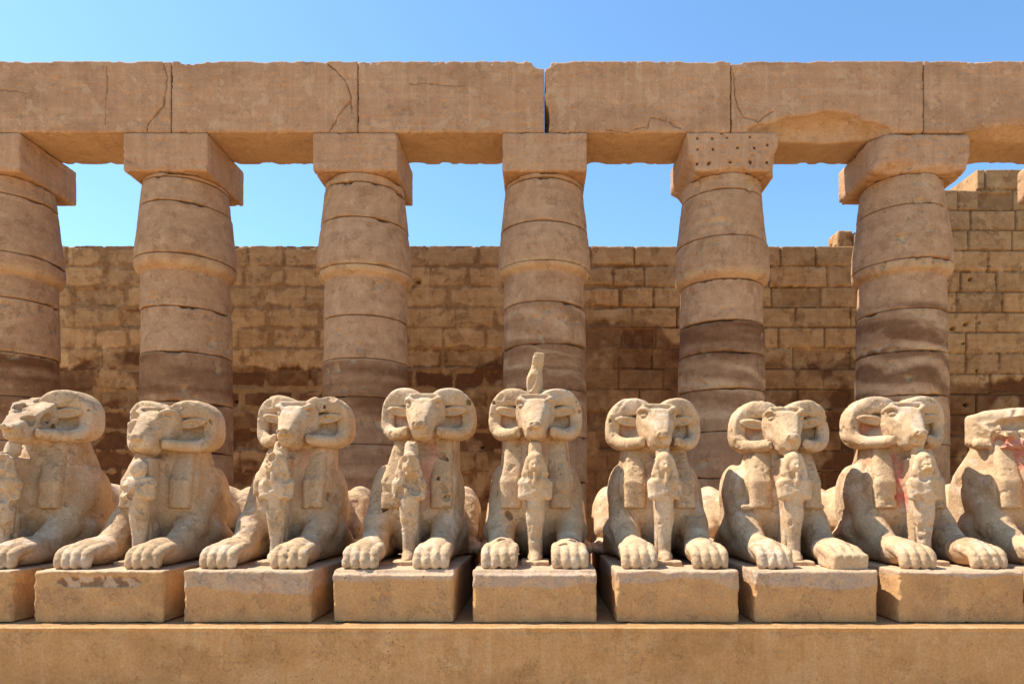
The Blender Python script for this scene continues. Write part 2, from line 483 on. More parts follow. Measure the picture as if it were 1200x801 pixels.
def rough_block(name, size, mat, parent=None, loc=(0, 0, 0), vox=0.03, rd=0.02, amp=0.006, seed=0, chip=0.02, cuts=(), tonef=None, yaxis=None, scale=5, origin='corner'):
    """a block of stone, x and z centred/at base: x in +-sx/2, y 0..sy, z 0..sz"""
    sx, sy, sz = size
    ya = yaxis if yaxis is not None else axis((-2*vox, sy+3*vox, vox))
    s = Sculpt(axis((-sx/2-2*vox, sx/2+3*vox, vox)), ya, axis((-2*vox, sz+3*vox, vox)))
    s.blk((0, sy/2, sz/2), (sx/2, sy/2, sz/2), rd, 0)
    for c in cuts: c(s)
    V, Q = s.mesh(); V = weathered(V, Q, amp, scale, seed, chip, 7)
    o = build(name, V, Q, mat, parent, tonef(V) if tonef else None)
    o.location = loc
    return o

blk_ = rough_block('fallen_block', (0.48, 0.7, 0.60), M_WAL, None, (xp(994, WALL_Y), WALL_Y+0.15, zy(291.5, WALL_Y)), 0.03, 0.07, 0.02, 5, 0.05)
tag(blk_, 'single worn stone block resting on the low wall just left of the rightmost column', 'stone block')

# ------------------------------------------------------------------ columns
COL_Y, AB_Y, AB_D = 14.55, 13.70, 1.70
YF = COL_Y-0.87
ARCH_Z = zy(155, AB_Y)
def zf(py): return zy(py, YF)

def Rcol(z, zn):
    """radius of the closed-bud column by height; zn is the foot of the bud"""
    pts = [(-1, 1.0), (2, 1.0), (4.5, 0.985), (zn-0.12, 0.935), (zn-0.02, 0.93), (zn, 0.94), (zn+0.012, 0.985), (zn+0.05, 1.03), (zn+0.13, 1.07), (zn+0.28, 1.083), (zn+0.60, 1.07), (zn+1.1, 1.00), (zn+1.9, 0.905), (zn+2.6, 0.865), (12, 0.8)]
    a = np.array(pts); return np.interp(z, a[:, 0], a[:, 1])*0.905

def drum(name, z0, z1, zn, parent, seed, tonef, chips=0.05, grow=0.0, off=(0, 0)):
    na = 168
    nzr = max(int((z1-z0)/0.032), 5)
    zs = np.unique(np.concatenate([np.linspace(z0+0.002, z1-0.002, nzr), [z0+0.012, z0+0.022, z1-0.012, z1-0.022]])); nzr = len(zs)
    A = np.linspace(0, 2*math.pi, na, endpoint=False)
    Zg, Ag = np.meshgrid(zs, A, indexing='ij')
    r = Rcol(Zg, zn) + grow
    de = np.minimum(Zg-z0, z1-Zg)
    r0 = np.mean(r)
    P = np.stack([np.cos(Ag).ravel()*r0, np.sin(Ag).ravel()*r0, Zg.ravel()], 1)
    n1 = fbm(P, (1.3, 1.3, 1.8), 4, seed).reshape(r.shape); n2 = fbm(P, 5, 4, seed+3).reshape(r.shape)
    n3 = fbm(P, (2.2, 2.2, 0.01), 3, seed+5).reshape(r.shape)
    r = r - 0.022*(1-sstep(0.004, 0.017, de)) - chips*2.0*sstep(0.50, 0.64, n3)*(1-sstep(0.0, 0.010+0.10*sstep(0.56, 0.72, n3)*n2, de))
    r = r + 0.03*(n1-0.5) + 0.016*(n2-0.5) - 0.06*sstep(0.62, 0.70, n2)*sstep(0.5, 0.6, n1)
    V = np.stack([np.cos(Ag)*r+off[0], np.sin(Ag)*r+off[1], Zg], 2).reshape(-1, 3)
    i, j = np.meshgrid(np.arange(nzr-1), np.arange(na), indexing='ij')
    b = (i*na+j).ravel(); c = (i*na+(j+1) % na).ravel()
    Q = np.stack([b, c, c+na, b+na], 1)
    W = tonef(V, n1.ravel(), n2.ravel())
    gap = (1-sstep(0.005, 0.02, de)).ravel()
    W[:, 0] = np.maximum(W[:, 0], 0.5*gap)
    # caps
    m = len(V)
    V = np.concatenate([V, [[off[0], off[1], zs[0]], [off[0], off[1], zs[-1]]]])
    W = np.concatenate([W, [[0, 0, .5]]*2])
    k = np.arange(0, na, 2)
    k1, k2 = k+1, (k+2) % na
    bot = np.stack([np.full(len(k), m), k2, k1, k], 1)
    t = (nzr-1)*na
    tp = np.stack([np.full(len(k), m+1), t+k, t+k1, t+k2], 1)
    return build(name, V, np.concatenate([Q, bot, tp]), M_COL, parent, W)

def col_wear_bounce(dark_bands, streaks=(), tintamp=0.1, seed=0, bounce_z=None):
    """dark_bands: (z low, z high, amount)"""
    def f(V, n1, n2):
        W = np.zeros((len(V), 3)); 
        nA = fbm(V, (0.7, 0.7, 1.6), 4, seed+1); nB = fbm(V, (0.8, 0.8, 6.0), 4, seed+2)
        for z0, z1, a in dark_bands:
            e = 0.5*(nA-0.5)
            m = sstep(z0-0.14, z0+0.20, V[:, 2]+1.3*e)*(1-sstep(z1-0.03, z1+0.04, V[:, 2]+0.25*e))
            W[:, 0] = np.maximum(W[:, 0], a*m*np.clip(0.85+1.5*(nB-0.5)+1.0*(nA-0.5), 0.2, 1.1))
        for z0, z1, a in streaks:      # raised pale ribs of harder stone, slightly tilted
            m = sstep(z0-0.1, z0+0.1, V[:, 2])*(1-sstep(z1-0.1, z1+0.1, V[:, 2]))
            w_ = np.sin((V[:, 2]+0.28*V[:, 0]+0.9*(nA-0.5))*12.0)+1.4*(nB-0.5)
            W[:, 0] = np.maximum(W[:, 0], m*a*sstep(-0.6, 0.6, w_)*(0.6+0.6*nB))
            W[:, 1] = np.maximum(W[:, 1], m*0.4*sstep(0.75, 1.05, -w_))
        W[:, 1] = np.maximum(W[:, 1], 0.55*sstep(0.60, 0.72, n2)*sstep(0.48, 0.6, n1))
        W[:, 0] = np.maximum(W[:, 0], 0.42*(1-sstep(zf(500), zf(455), V[:, 2]+0.8*(nA-0.5)))*(0.6+0.9*(nB-.4)))
        if bounce_z: W[:, 1] = np.maximum(W[:, 1], 0.5*(1-sstep(0.03, 0.16, np.abs(V[:, 2]-bounce_z)))*sstep(.35, .5, n1))  # ground bounce painted into the colour: paler ring at the bud foot
        W[:, 2] = 0.5+tintamp*(nA-0.5)*2
        return W
    return f

G_COL = 'bud columns of the portico'
# x, neck z, joints (photo y at the front of the shaft), dark bands (photo y), streaks, label
cols = [
 (-11.30, 316, [222, 293, 345, 410, 462, 515, 575], [(508, 412, .85), (640, 560, .5)], [], 'sandstone column cut by the left picture edge, dark brown band on its lower shaft'),
 (-7.53, 312, [205, 234, 297, 357, 411, 470, 530, 590], [(466, 414, .75), (640, 500, .45)], [], 'sandstone column second from the left, smooth pink shaft above a short dark smudged drum'),
 (-3.72, 320, [211, 254, 310, 368, 419, 464, 520, 580], [(500, 421, .8), (570, 500, .55)], [], 'sandstone column third from the left, its lower shaft dark from one drum joint down'),
 (0.09, 314, [206, 259, 306, 352, 402, 455, 510, 565], [(425, 396, .55), (470, 428, .7), (560, 500, .3)], [(470, 345, .35)], 'sandstone column directly behind the middle ram that carries the tall stump'),
 (3.86, 323, [219, 276, 325, 374, 412, 455, 505, 560], [(432, 374, .8)], [(492, 425, .5)], 'sandstone column under a top block drilled with bolt holes, dark band and flaking layers'),
 (7.68, 316, [237, 303, 360, 410, 462, 520, 580], [(395, 352, .4)], [(478, 352, .75)], 'battered sandstone column with slanting dark and pale layers and a rounded top block'),
 (11.70, 314, [222, 293, 345, 410, 462, 520, 580], [(508, 412, .8)], [], 'sandstone column outside the right edge, only the corner of its top block showing'),
]
HOLES = [(0.10, 0.12), (0.27, 0.12), (0.44, 0.10), (0.70, 0.08), (0.10, 0.42), (0.28, 0.42), (0.56, 0.38), (0.75, 0.38), (0.10, 0.82), (0.24, 0.80), (0.47, 0.78), (0.70, 0.78), (0.90, 0.78), (0.9, 0.3)]
for ci, (cx, pn, joints, db, stx, lab) in enumerate(cols):
    t = thing('temple_column', lab, 'column', (cx, COL_Y, 0), G_COL); t['kind'] = 'thing'
    zn = zf(pn)
    db2 = [(zf(a), zf(b_), c) for a, b_, c in db]; st2 = [(zf(a), zf(b_), c) for a, b_, c in stx]
    zj = sorted([zf(j) for j in joints])
    lo = zj[0]-0.9
    edges = [-0.05, 1.0, 1.9] if lo > 1.9 else [-0.05, 1.0]
    edges = [e for e in edges if e < zj[0]-0.5] + zj + [ARCH_Z-0.775]
    for k in range(len(edges)-1):
        z0, z1 = edges[k], edges[k+1]
        nm = 'capital_drum' if z0 > zn-0.35 else 'drum'
        rj = random.Random(ci*31+k)
        g = 0.0
        if ci == 5 and z0 > zf(240): g = -0.02
        drum(nm, z0, z1, zn, t, ci*17+k*3.3, col_wear_bounce(db2, st2, 0.16, ci*5+k*(1 if k % 2 else 0.5), zn+0.1),
             0.055, g+rj.uniform(-0.008, 0.008), (rj.uniform(-.012, .012), rj.uniform(-.012, .012)))
    # square block on the capital
    aw = 1.70 if ci < 5 else 1.98
    cuts = []
    hz = 0.775
    if ci == 1: cuts.append(lambda s: s.cap((-0.85, 0, 0.28), (-0.35, -0.02, 0.02), 0.03, 0.02, 0.01, mode='sub'))
    if ci == 4:
        aw = 1.86; hz = 0.775
        def c4(s):
            s.cap((-0.96, -0.1, 0.10), (-0.96, 1.7, -0.05), 0.20, 0.26, 0.12, mode='sub')
            s.ell((-1.02, 0.0, 0.35), (0.14, 0.5, 0.4), 0.1, mode='sub')
            s.ell((0.99, 0.0, 0.15), (0.22, 0.3, 0.28), 0.1, mode='sub')
            s.ell((0.0, -0.32, -0.02), (0.62, 0.40, 0.14), 0.05, mode='sub')
            for hx, hy in HOLES:
                s.cap((-0.88+hx*1.76, -0.1, 0.745-hy*0.72), (-0.88+hx*1.76, 0.16, 0.745-hy*0.72), 0.026, 0.026, 0.0, mode='sub')
        cuts.append(c4)
    if ci == 5:
        def c5(s):
            s.ell((-1.12, -0.12, 0.60), (0.32, 0.42, 0.60), 0.15, rot=(0, 18, 0), mode='sub')
            s.ell((-0.55, -0.42, 0.02), (0.55, 0.55, 0.22), 0.10, rot=(0, -10, 0), mode='sub')
            s.ell((1.12, -0.10, 0.0), (0.22, 0.5, 0.30), 0.12, mode='sub')
            s.ell((0.35, -0.36, 0.0), (0.5, 0.45, 0.16), 0.08, mode='sub')
            s.cap((-0.5, -0.02, 0.62), (0.3, -0.02, 0.55), 0.02, 0.012, 0.0, mode='sub')
        cuts.append(c5)
    o = rough_block('abacus', (aw, AB_D, hz), M_ARC, t, (0, AB_Y-COL_Y, ARCH_Z-hz-0.002), 0.026 if ci < 4 else 0.022, 0.025 if ci < 5 else 0.12,
                    0.007 if ci < 4 else 0.014, ci+3.1, 0.02 if ci < 4 else 0.03, cuts)

# ------------------------------------------------------------------ architrave blocks
ARCH_H = zy(71, AB_Y)-ARCH_Z
ARCH_D = 1.36
joints = [-24, 200, 419, 638, 857, 1083, 1304]
alab = ['leftmost stone beam over the portico, cracked near its right end',
        'second stone beam from the left, with a forked crack near its right end',
        'third stone beam from the left, smooth with small pitted scars',
        'fourth stone beam from the left, chipped along its lower front edge',
        'fifth stone beam from the left, lower front edge broken away in a long arc',
        'rightmost stone beam, worn away underneath and running out of the picture']
CR = {}
def crack(pts, r=0.013):
    r = r*1.25
    def f(s):
        rs = random.Random(len(pts)*7+int(pts[0][0]*100))
        P = [pts[0]]
        for a, b_ in zip(pts[:-1], pts[1:]):
            n = max(2, int(math.hypot(b_[0]-a[0], b_[1]-a[1])/0.09))
            for q in range(1, n+1):
                t_ = q/n; P.append((a[0]+(b_[0]-a[0])*t_+rs.uniform(-.02, .02), a[1]+(b_[1]-a[1])*t_+rs.uniform(-.02, .02)))
        CR.setdefault('now', []).extend(list(zip(P[:-1], P[1:])))
        for a, b_ in zip(P[:-1], P[1:]):
            rr_ = r*rs.uniform(0.7, 1.3)
            s.cap((a[0], -0.01, a[1]), (b_[0], -0.01, b_[1]), rr_, rr_, 0, (1, 3.2, 1), mode='sub')
    return f
for bi in range(6):
    xa, xb = xp(joints[bi], AB_Y), xp(joints[bi+1], AB_Y)
    if bi == 0: xa = xp(-30, AB_Y)
    wd = xb-xa-0.016; mid = (xa+xb)/2
    L_ = lambda px, py, m_=mid: (xp(px, AB_Y)-m_, zy(py, AB_Y)-ARCH_Z)
    cuts = []
    def edge(s, w_=wd, b_=bi):
        rs = np.random.default_rng(b_+50)
        for _ in range(13):      # nibbled top and bottom arrises
            x_ = rs.uniform(-w_/2, w_/2); r_ = rs.uniform(0.03, 0.09)
            s.ell((x_, -0.02, ARCH_H+0.01), (r_*rs.uniform(1, 3), r_, r_*0.5), 0.02, mode='sub')
        for _ in range(16):
            x_ = rs.uniform(-w_/2, w_/2); r_ = rs.uniform(0.02, 0.05)
            s.ell((x_, -0.01, 0), (r_*rs.uniform(1, 3), r_, r_), 0.02, mode='sub')
        for _ in range(10):
            x_ = rs.uniform(-w_/2, w_/2); r_ = rs.uniform(0.04, 0.1)
            s.ell((x_, ARCH_D, 0), (r_*rs.uniform(1, 3), r_, r_*.6), 0.02, mode='sub')
    cuts.append(edge)
    if bi == 0:
        cuts.append(crack([L_(190, 73), L_(196, 90), L_(190, 125), L_(172, 145), L_(172, 154)]))
        cuts.append(crack([L_(125, 78), L_(123, 145)], 0.007)); cuts.append(crack([L_(0, 105), L_(30, 108)], 0.009))
    if bi == 1:
        cuts.append(crack([L_(384, 75), L_(404, 94), L_(411, 108), L_(411, 132)])); cuts.append(crack([L_(410, 118), L_(396, 135), L_(386, 153)]))
        cuts.append(lambda s, q=L_(225, 72): s.ell((q[0], 0, q[1]), (0.25, 0.3, 0.035), 0.02, mode='sub'))
    if bi == 2:
        cuts.append(crack([L_(480, 98), L_(545, 101)], 0.007))
        cuts.append(lambda s, q=L_(632, 74): s.ell((q[0]+.05, 0, q[1]+0.03), (0.2, 0.7, 0.13), 0.03, mode='sub'))
    if bi == 3:
        cuts.append(lambda s, q=L_(641, 140): s.ell((q[0]-.02, 0, q[1]), (0.07, 0.5, 0.30), 0.03, mode='sub'))
        cuts.append(lambda s, q=L_(641, 72): s.ell((q[0]-.02, 0, q[1]), (0.10, 0.5, 0.12), 0.05, mode='sub'))
        cuts.append(crack([L_(759, 150), L_(763, 137), L_(780, 140), L_(797, 151)], 0.012))
        cuts.append(crack([L_(710, 152), L_(735, 155), L_(757, 148)], 0.010))
    if bi == 4:
        def brk(s, L_=L_):
            for px, py, rx, rz, ry in ((905, 158, .55, .16, .35), (940, 160, .8, .33, .50), (975, 158, .75, .40, .55), (1010, 160, .65, .22, .45)):
                q = L_(px, py-4); s.ell((q[0], -0.12, q[1]), (rx, ry, rz+.03), 0.05, mode='sub')
            q = L_(880, 120)
            s.ell((q[0], -0.02, q[1]), (0.36, 0.035, 0.42), 0.01, mode='sub')
            q = L_(990, 145); s.ell((q[0], -0.02, q[1]), (0.2, 0.12, 0.06), 0.01, mode='sub')
        cuts.append(brk); cuts.append(crack([L_(860, 85), L_(861, 115), L_(870, 137), L_(890, 142), L_(905, 130)], 0.011))
        cuts.append(lambda s, q=L_(864, 73): s.ell((q[0], 0, q[1]+.02), (0.12, 0.4, 0.05), 0.02, mode='sub'))
        cuts.append(crack([L_(983, 141), L_(1008, 136)], 0.012))
    if bi == 5:
        def brk(s, L_=L_):
            for px, py, rx, rz, ry in ((1165, 160, .6, .18, .4), (1200, 160, .8, .26, .5), (1245, 160, .8, .22, .45)):
                q = L_(px, py); s.ell((q[0], -0.12, q[1]), (rx, ry, rz), 0.12, mode='sub')
        cuts.append(brk)
    def aw_(V, b_=bi):
        W = np.zeros((len(V), 3)); n = fbm(V, (0.8, 0.8, 1.4), 4, b_*3.1); n2 = fbm(V, 4.5, 4, b_*2.2)
        W[:, 0] = 0.42*sstep(0.52, 0.68, n)*(V[:, 1] < 0.1) + 0.3*(np.abs(n2-0.62) < 0.012)
        W[:, 1] = 0.35*sstep(0.60, 0.70, n2)
        front = V[:, 1] < 0.06
        for (ax_, az_), (bx_, bz_) in CR.get('now', []):
            dx_, dz_ = bx_-ax_, bz_-az_; ll = dx_*dx_+dz_*dz_+1e-9
            t_ = np.clip(((V[:, 0]-ax_)*dx_+(V[:, 2]-az_)*dz_)/ll, 0, 1)
            dd = np.hypot(V[:, 0]-ax_-t_*dx_, V[:, 2]-az_-t_*dz_)
            W[:, 0] = np.where(front, np.maximum(W[:, 0], 0.85*(1-sstep(0.004, 0.019, dd))), W[:, 0])
        CR['now'] = []
        und_bounce = (V[:, 2] < 0.55) & (V[:, 1] > 0.06)
        W[:, 1] = np.where(und_bounce, np.maximum(W[:, 1], 0.35), W[:, 1])  # underside painted paler to imitate sunlight bounced up from below
        W[:, 2] = 0.5 + 0.10*(n-0.5)*2 + (b_ % 2)*0.03
        return W
    o = rough_block('architrave_beam', (wd, ARCH_D, ARCH_H), M_ARC, None, (mid, AB_Y+0.012, ARCH_Z+0.004), 0.021, 0.018, 0.006, bi*7.7, 0.015, cuts, aw_,
                    yaxis=axis((-0.05, 0.14, 0.021), (ARCH_D+0.2, 0.045)), scale=3)
    tag(o, alab[bi], 'stone beam', 'architrave beams on the colonnade', 'thing')

# ------------------------------------------------------------------ ledge in front
def ledge():
    s = Sculpt(axis((-8.6, 8.65, 0.04)), axis((-0.06, 0.18, 0.012), (4.4, 0.08)), axis((-0.06, 0.60, 0.05), (0.81, 0.011)))
    s.blk((0, 2.1, LEDGE_Z/2), (8.5, 2.1, LEDGE_Z/2), 0.008, 0)
    s.blk((0, 2.1, LEDGE_Z-0.014), (8.5, 2.112, 0.013), 0.006, 0.004)
    rs = np.random.default_rng(4)
    for _ in range(60):
        x_ = rs.uniform(-8, 8)
        s.ell((x_, -0.012, LEDGE_Z-0.035+rs.uniform(-.012, .0)), (rs.uniform(.08, .35), 0.018, 0.018), 0.01, mode='sub')
    V, Q = s.mesh(); V = weathered(V, Q, 0.003, 5, 3.0, 0.004, 8)
    n = fbm(V, (1.2, 1.2, 2.5), 4, 2); n2 = fbm(V, 6, 4, 8)
    W = np.zeros((len(V), 3)); W[:, 0] = 0.35*sstep(0.52, 0.66, n)*(V[:, 2] < LEDGE_Z-0.03)
    W[:, 1] = 0.22*sstep(0.58, 0.7, n2); W[:, 2] = 0.5; tp_ = (V[:, 2] > LEDGE_Z-0.012) & (V[:, 1] > 0.02); W[:, 0] = np.where(tp_, 0.42, W[:, 0]); W[:, 2] = np.where(tp_, 0.35, 0.5)
    o = build('stone_ledge', V, Q, M_LED, None, W); o.location = (0, 6.77, 0)
    tag(o, 'long low rendered ledge in the foreground carrying the row of pedestals', 'ledge', None, 'thing')
ledge()
# ------------------------------------------------------------------ ram-headed sphinxes
G_SPH, G_PED = 'ram headed sphinx statues in a row', 'low pedestals under the sphinx statues'

def sphinx(X, label, hx=0.0, hz=0.0, yaw=0.0, seed=0, broken=None, stump=False, wig=True, pawv=0.0, stat='whole', red=0.0, sh=1.0):
    root = thing('ram_sphinx', label, 'statue', (X, PED_Y, PED_Z), G_SPH)
    C0 = np.array([0.0, 1.42, 1.65])
    ca, sa = math.cos(R(yaw)), math.sin(R(yaw))
    def h(p):                                     # head frame
        p = np.array(p, float)-C0
        return np.array([ca*p[0]-sa*p[1], sa*p[0]+ca*p[1], p[2]])+C0+np.array([hx, 0, hz])
    rz = (0, 0, yaw)
    st = 0.0125
    s = Sculpt(axis((-0.86, 0.88, st)), axis((-0.02, 1.85, st), (3.55, 0.04)), axis((-0.05, 2.12+max(hz, 0), st)))
    # trunk and haunches
    s.ell((0, 2.2, 0.50), (0.46, 1.15, 0.44), 0.05)
    s.cap((0, 1.5, 0.62), (0, 2.8, 0.50), 0.40, 0.38, 0.1)
    for q in (-1, 1):
        s.ell((q*0.44, 2.75, 0.46), (0.23, 0.58, 0.44), 0.08)
        s.cap((q*0.50, 2.45, 0.62), (q*0.56, 2.15, 0.30), 0.17, 0.13, 0.06)
        s.cap((q*0.56, 2.75, 0.10), (q*0.60, 1.95, 0.10), 0.13, 0.10, 0.04)
        for tt in (-0.09, 0, 0.09):
            s.cap((q*0.60+tt, 2.1, 0.10), (q*0.60+tt, 1.85, 0.06), 0.06, 0.05, 0.015)
    # chest and neck
    s.ell((0, 1.38, 0.62), (0.37, 0.42, 0.62), 0.08)
    s.cap((hx*.4, 1.42, 0.75), (hx, 1.38, 1.50+hz), 0.33, 0.27, 0.1, (1.05, 1, 1))
    s.cap((hx*.3, 2.05, 0.80), (hx, 1.56, 1.55+hz), 0.28, 0.27, 0.12)
    s.cap((hx, 1.22, 1.15+hz*.5), (hx*.7, 1.18, 0.60), 0.20, 0.22, 0.1)
    for q in (-1, 1): s.cap((hx+q*0.185, 1.42, 1.46+hz), (hx*.4+q*0.27, 1.42, 0.85), 0.175, 0.20, 0.08)
    for q in (-1, 1):
        s.cap((hx*.9+q*0.21, 1.38, 1.46+hz), (hx*.5+q*0.27, 1.19, 0.90), 0.125, 0.135, 0.08, (1.2, 1, 1), boxy='x')
        s.cap((hx*.5+q*0.27, 1.19, 0.90), (hx*.5+q*0.28, 1.12, 0.58), 0.135, 0.13, 0.08, (1.2, 1, 1), boxy='x')
    # shoulders and forelegs
    for q in (-1, 1):
        s.ell((q*0.40, 1.55, 0.66*sh), (0.155, 0.40, 0.47*sh), 0.07)
        s.ell((q*0.415, 1.56, 0.84*sh), (0.14, 0.33, 0.30), 0.06)
        s.cap((q*0.415, 1.44, 0.80*sh), (q*0.40, 1.10, 0.42), 0.15, 0.165, 0.07)
        s.cap((q*0.40, 1.14, 0.42), (q*0.385, 0.66, 0.15), 0.172, 0.125, 0.07)
        s.cap((q*0.41, 1.75, 0.17), (q*0.385, 0.60, 0.14), 0.155, 0.13, 0.07)
        s.cap((q*0.41, 1.75, 0.19), (q*0.47, 1.35, 0.34), 0.19, 0.17, 0.08)
        # paw
        px = q*0.37
        s.ell((px, 0.50, 0.15), (0.175, 0.32, 0.15), 0.04)
        s.cap((px, 0.62, 0.20), (px, 0.34, 0.155), 0.105, 0.10, 0.05, (1.45, 1, 1))
        for tt in (-1.5, -0.5, 0.5, 1.5):
            x_ = px+tt*0.093; fr = 0.07+0.018*abs(tt)
            s.chain([(x_*0.995, 0.46, 0.205), (x_, 0.27, 0.195-0.012*abs(tt)), (x_, fr+0.085, 0.135), (x_, fr+0.055, 0.045)], [0.052, 0.057, 0.055, 0.052], 0.012, sub=2)
        for tt in (-1, 0, 1):
            x_ = px+tt*0.093
            s.chain([(x_, 0.05, 0.0), (x_, 0.075, 0.14), (x_, 0.15, 0.245), (x_, 0.30, 0.285)], [0.014, 0.018, 0.016, 0.005], 0.008, mode='sub', sub=2)
    if seed == 7:
        s.blk((0.385, 0.27, 0.085), (0.185, 0.215, 0.095), 0.035, 0.03, (5, 0, 0))
        for tt in (0.30, 0.385, 0.47): s.chain([(tt, 0.045, 0.02), (tt, 0.05, 0.15), (tt, 0.12, 0.20), (tt, 0.24, 0.215)], [0.012, 0.014, 0.012, 0.004], 0.006, mode='sub', sub=2)
    # scars: old breaks with crisp edges
    rr_ = np.random.default_rng(seed*13+1)
    for _ in range(16):
        q = rr_.choice((-1, 1)); t_ = rr_.uniform(0, 1)
        c_ = (q*(0.40+rr_.uniform(-.16, .2)), 1.75-1.5*t_, 1.15-0.95*t_+rr_.uniform(-.15, .05))
        s.ell(c_, rr_.uniform(0.02, 0.075, 3), 0.003, tuple(rr_.uniform(0, 90, 3)), mode='sub')
    # back pillar that joins the figure to the chest
    s.blk((hx*.3, 1.02, 0.60), (0.085, 0.26, 0.60), 0.03, 0.05)
    # head
    if broken != 'face':
        s.ell(h((0, 1.24, 1.70)), (0.225, 0.30, 0.19), 0.05, rz)
        a, b_ = h((0, 1.10, 1.70)), h((0, 0.79, 1.495))
        s.cap(a, b_, 0.165, 0.080, 0.05, (1.36, 1, 1), boxy='x')
        s.cap(h((0, 0.98, 1.725)), h((0, 0.70, 1.512)), 0.115, 0.055, 0.04, (1.3, 1, 1), boxy='x')
        s.cap(h((0, 1.15, 1.52)), h((0, 0.77, 1.432)), 0.135, 0.060, 0.05, (1.4, 1, 1), boxy='x')
        s.cap(h((0, 0.745, 1.412)), h((0, 0.93, 1.40)), 0.055, 0.085, 0.03, (1.35, 1, 1))
        s.ell(h((0, 0.635, 1.508)), (0.080, 0.040, 0.048), 0.02, rz)
        s.blk(h((0, 1.08, 1.86)), (0.185, 0.10, 0.025), 0.02, 0.03, (-14, 0, yaw))
        for q in (-1, 1):
            s.chain([h((q*0.11, 0.925, 1.80)), h((q*0.185, 0.985, 1.835)), h((q*0.215, 1.15, 1.80))], [0.022, 0.034, 0.02], 0.02, sub=3)
            s.ell(h((q*0.198, 0.935, 1.765)), (0.058, 0.095, 0.050), 0.02, (0, 0, yaw-q*24), mode='sub')
            s.ell(h((q*0.165, 0.98, 1.760)), (0.032, 0.055, 0.027), 0.005, (0, 0, yaw-q*24))
            s.ell(h((q*0.042, 0.60, 1.513)), (0.016, 0.03, 0.016), 0.01, rz, mode='sub')
            s.chain([h((q*0.02, 0.60, 1.465)), h((q*0.07, 0.625, 1.49)), h((q*0.085, 0.655, 1.53)), h((q*0.05, 0.64, 1.565))], [0.007]*4, 0.01, mode='sub', sub=2)
            s.chain([h((0, 0.645, 1.430)), h((q*0.10, 0.685, 1.430)), h((q*0.15, 0.88, 1.447))], [0.009, 0.009, 0.006], 0.012, mode='sub', sub=3)
    else:
        s.ell(h((0, 1.34, 1.66)), (0.24, 0.24, 0.20), 0.05, rz)
        s.cap(h((0, 1.15, 1.50)), h((0.02, 0.97, 1.46)), 0.15, 0.10, 0.04)
        s.cap((-0.22, 1.42, 1.52), (-0.40, 1.55, 1.00), 0.13, 0.17, 0.08); s.blk(h((-0.12, 1.30, 1.66)), (0.29, 0.20, 0.15), 0.05, 0.05, (10, -16, 14)); s.blk(h((0.2, 1.30, 1.72)), (0.30, 0.22, 0.17), 0.05, 0.05, (0, 8, 0))
        s.cap(h((-0.46, 1.32, 1.49)), h((0.0, 1.05, 1.47)), 0.06, 0.06, 0.02)
    # bed of the horns, behind the ears
    for q in (-1, 1):
        if broken == 'muzzle' and q < 0: continue
        s.blk(h((q*0.29, 1.46, 1.67)), (0.19, 0.145, 0.20), 0.06, 0.05, (0, 0, yaw+q*6))
        s.cap(h((q*0.10, 1.36, 1.80)), h((q*0.31, 1.40, 1.80)), 0.13, 0.11, 0.05)
        s.cap(h((q*0.16, 1.36, 1.50)), h((q*0.34, 1.45, 1.54)), 0.13, 0.09, 0.05)
    s.blk(h((0, 1.36, 1.875)), (0.13, 0.14, 0.035), 0.02, 0.03, rz)
    if broken is None and seed in (3, 4):
        s.ell(h((0.16, 1.2, 1.93)), (0.12, 0.1, 0.05), 0.01, (20, 10, 30), mode='sub')
    if broken == 'muzzle':       # upper muzzle split away
        s.blk(h((0.0, 0.80, 1.85)), (0.40, 0.34, 0.20), 0.01, 0.015, (36, 4, yaw), mode='sub')
        rs = np.random.default_rng(5)
        for _ in range(16):
            s.ell(h((rs.uniform(-0.3, 0.2), rs.uniform(0.7, 1.2), 1.55+rs.uniform(0, 0.3))), rs.uniform(0.03, 0.09, 3), 0.004, tuple(rs.uniform(0, 90, 3)), mode='sub')
    if broken == 'face':
        rs = np.random.default_rng(seed+3)
        for _ in range(46):
            p = h((rs.uniform(-0.5, 0.4), rs.uniform(0.95, 1.2), rs.uniform(1.45, 1.85)))
            s.ell(p, rs.uniform(0.04, 0.13, 3), 0.006, tuple(rs.uniform(0, 90, 3)), mode='sub')
        s.ell(h((-0.15, 1.12, 1.72)), (0.20, 0.2, 0.09), 0.03, rz, mode='sub')
    s.keep_above(-0.006)
    V, Q = s.mesh()
    rough = 0.0045+0.004*(broken is not None)
    V = weathered(V, Q, rough, 5, seed*3.7, 0.010, 6)
    n = fbm(V, 2.2, 4, seed); n2 = fbm(V, 9, 3, seed+2)
    W = np.zeros((len(V), 3)); W[:, 0] = 0.30*sstep(0.55, 0.70, n)+0.25*sstep(0.66, 0.74, n2); W[:, 1] = 0.45*sstep(0.50, 0.64, n2)*sstep(.4, .55, n); W[:, 2] = 0.5+0.08*(n-.5)
    ch = sstep(0.84, 0.90, V[:, 1])*(1-sstep(1.35, 1.45, V[:, 1]))*(1-sstep(0.30, 0.42, np.abs(V[:, 0]-hx*.6)))*sstep(0.55, 0.75, V[:, 2])*(1-sstep(1.42, 1.5, V[:, 2]))
    ears = (np.abs(np.abs(V[:, 0]-hx)-0.33) < 0.13)*sstep(1.28, 1.34, V[:, 1])*(np.abs(V[:, 2]-1.62-hz) < 0.12)*0.6*(broken is None)
    paint = np.maximum(ch*red, ears*(0.7+0.3*red))*sstep(0.36, 0.56, fbm(V, 3.5, 3, seed+9))
    build('body', V, Q, M_SPH, root, W, paint)
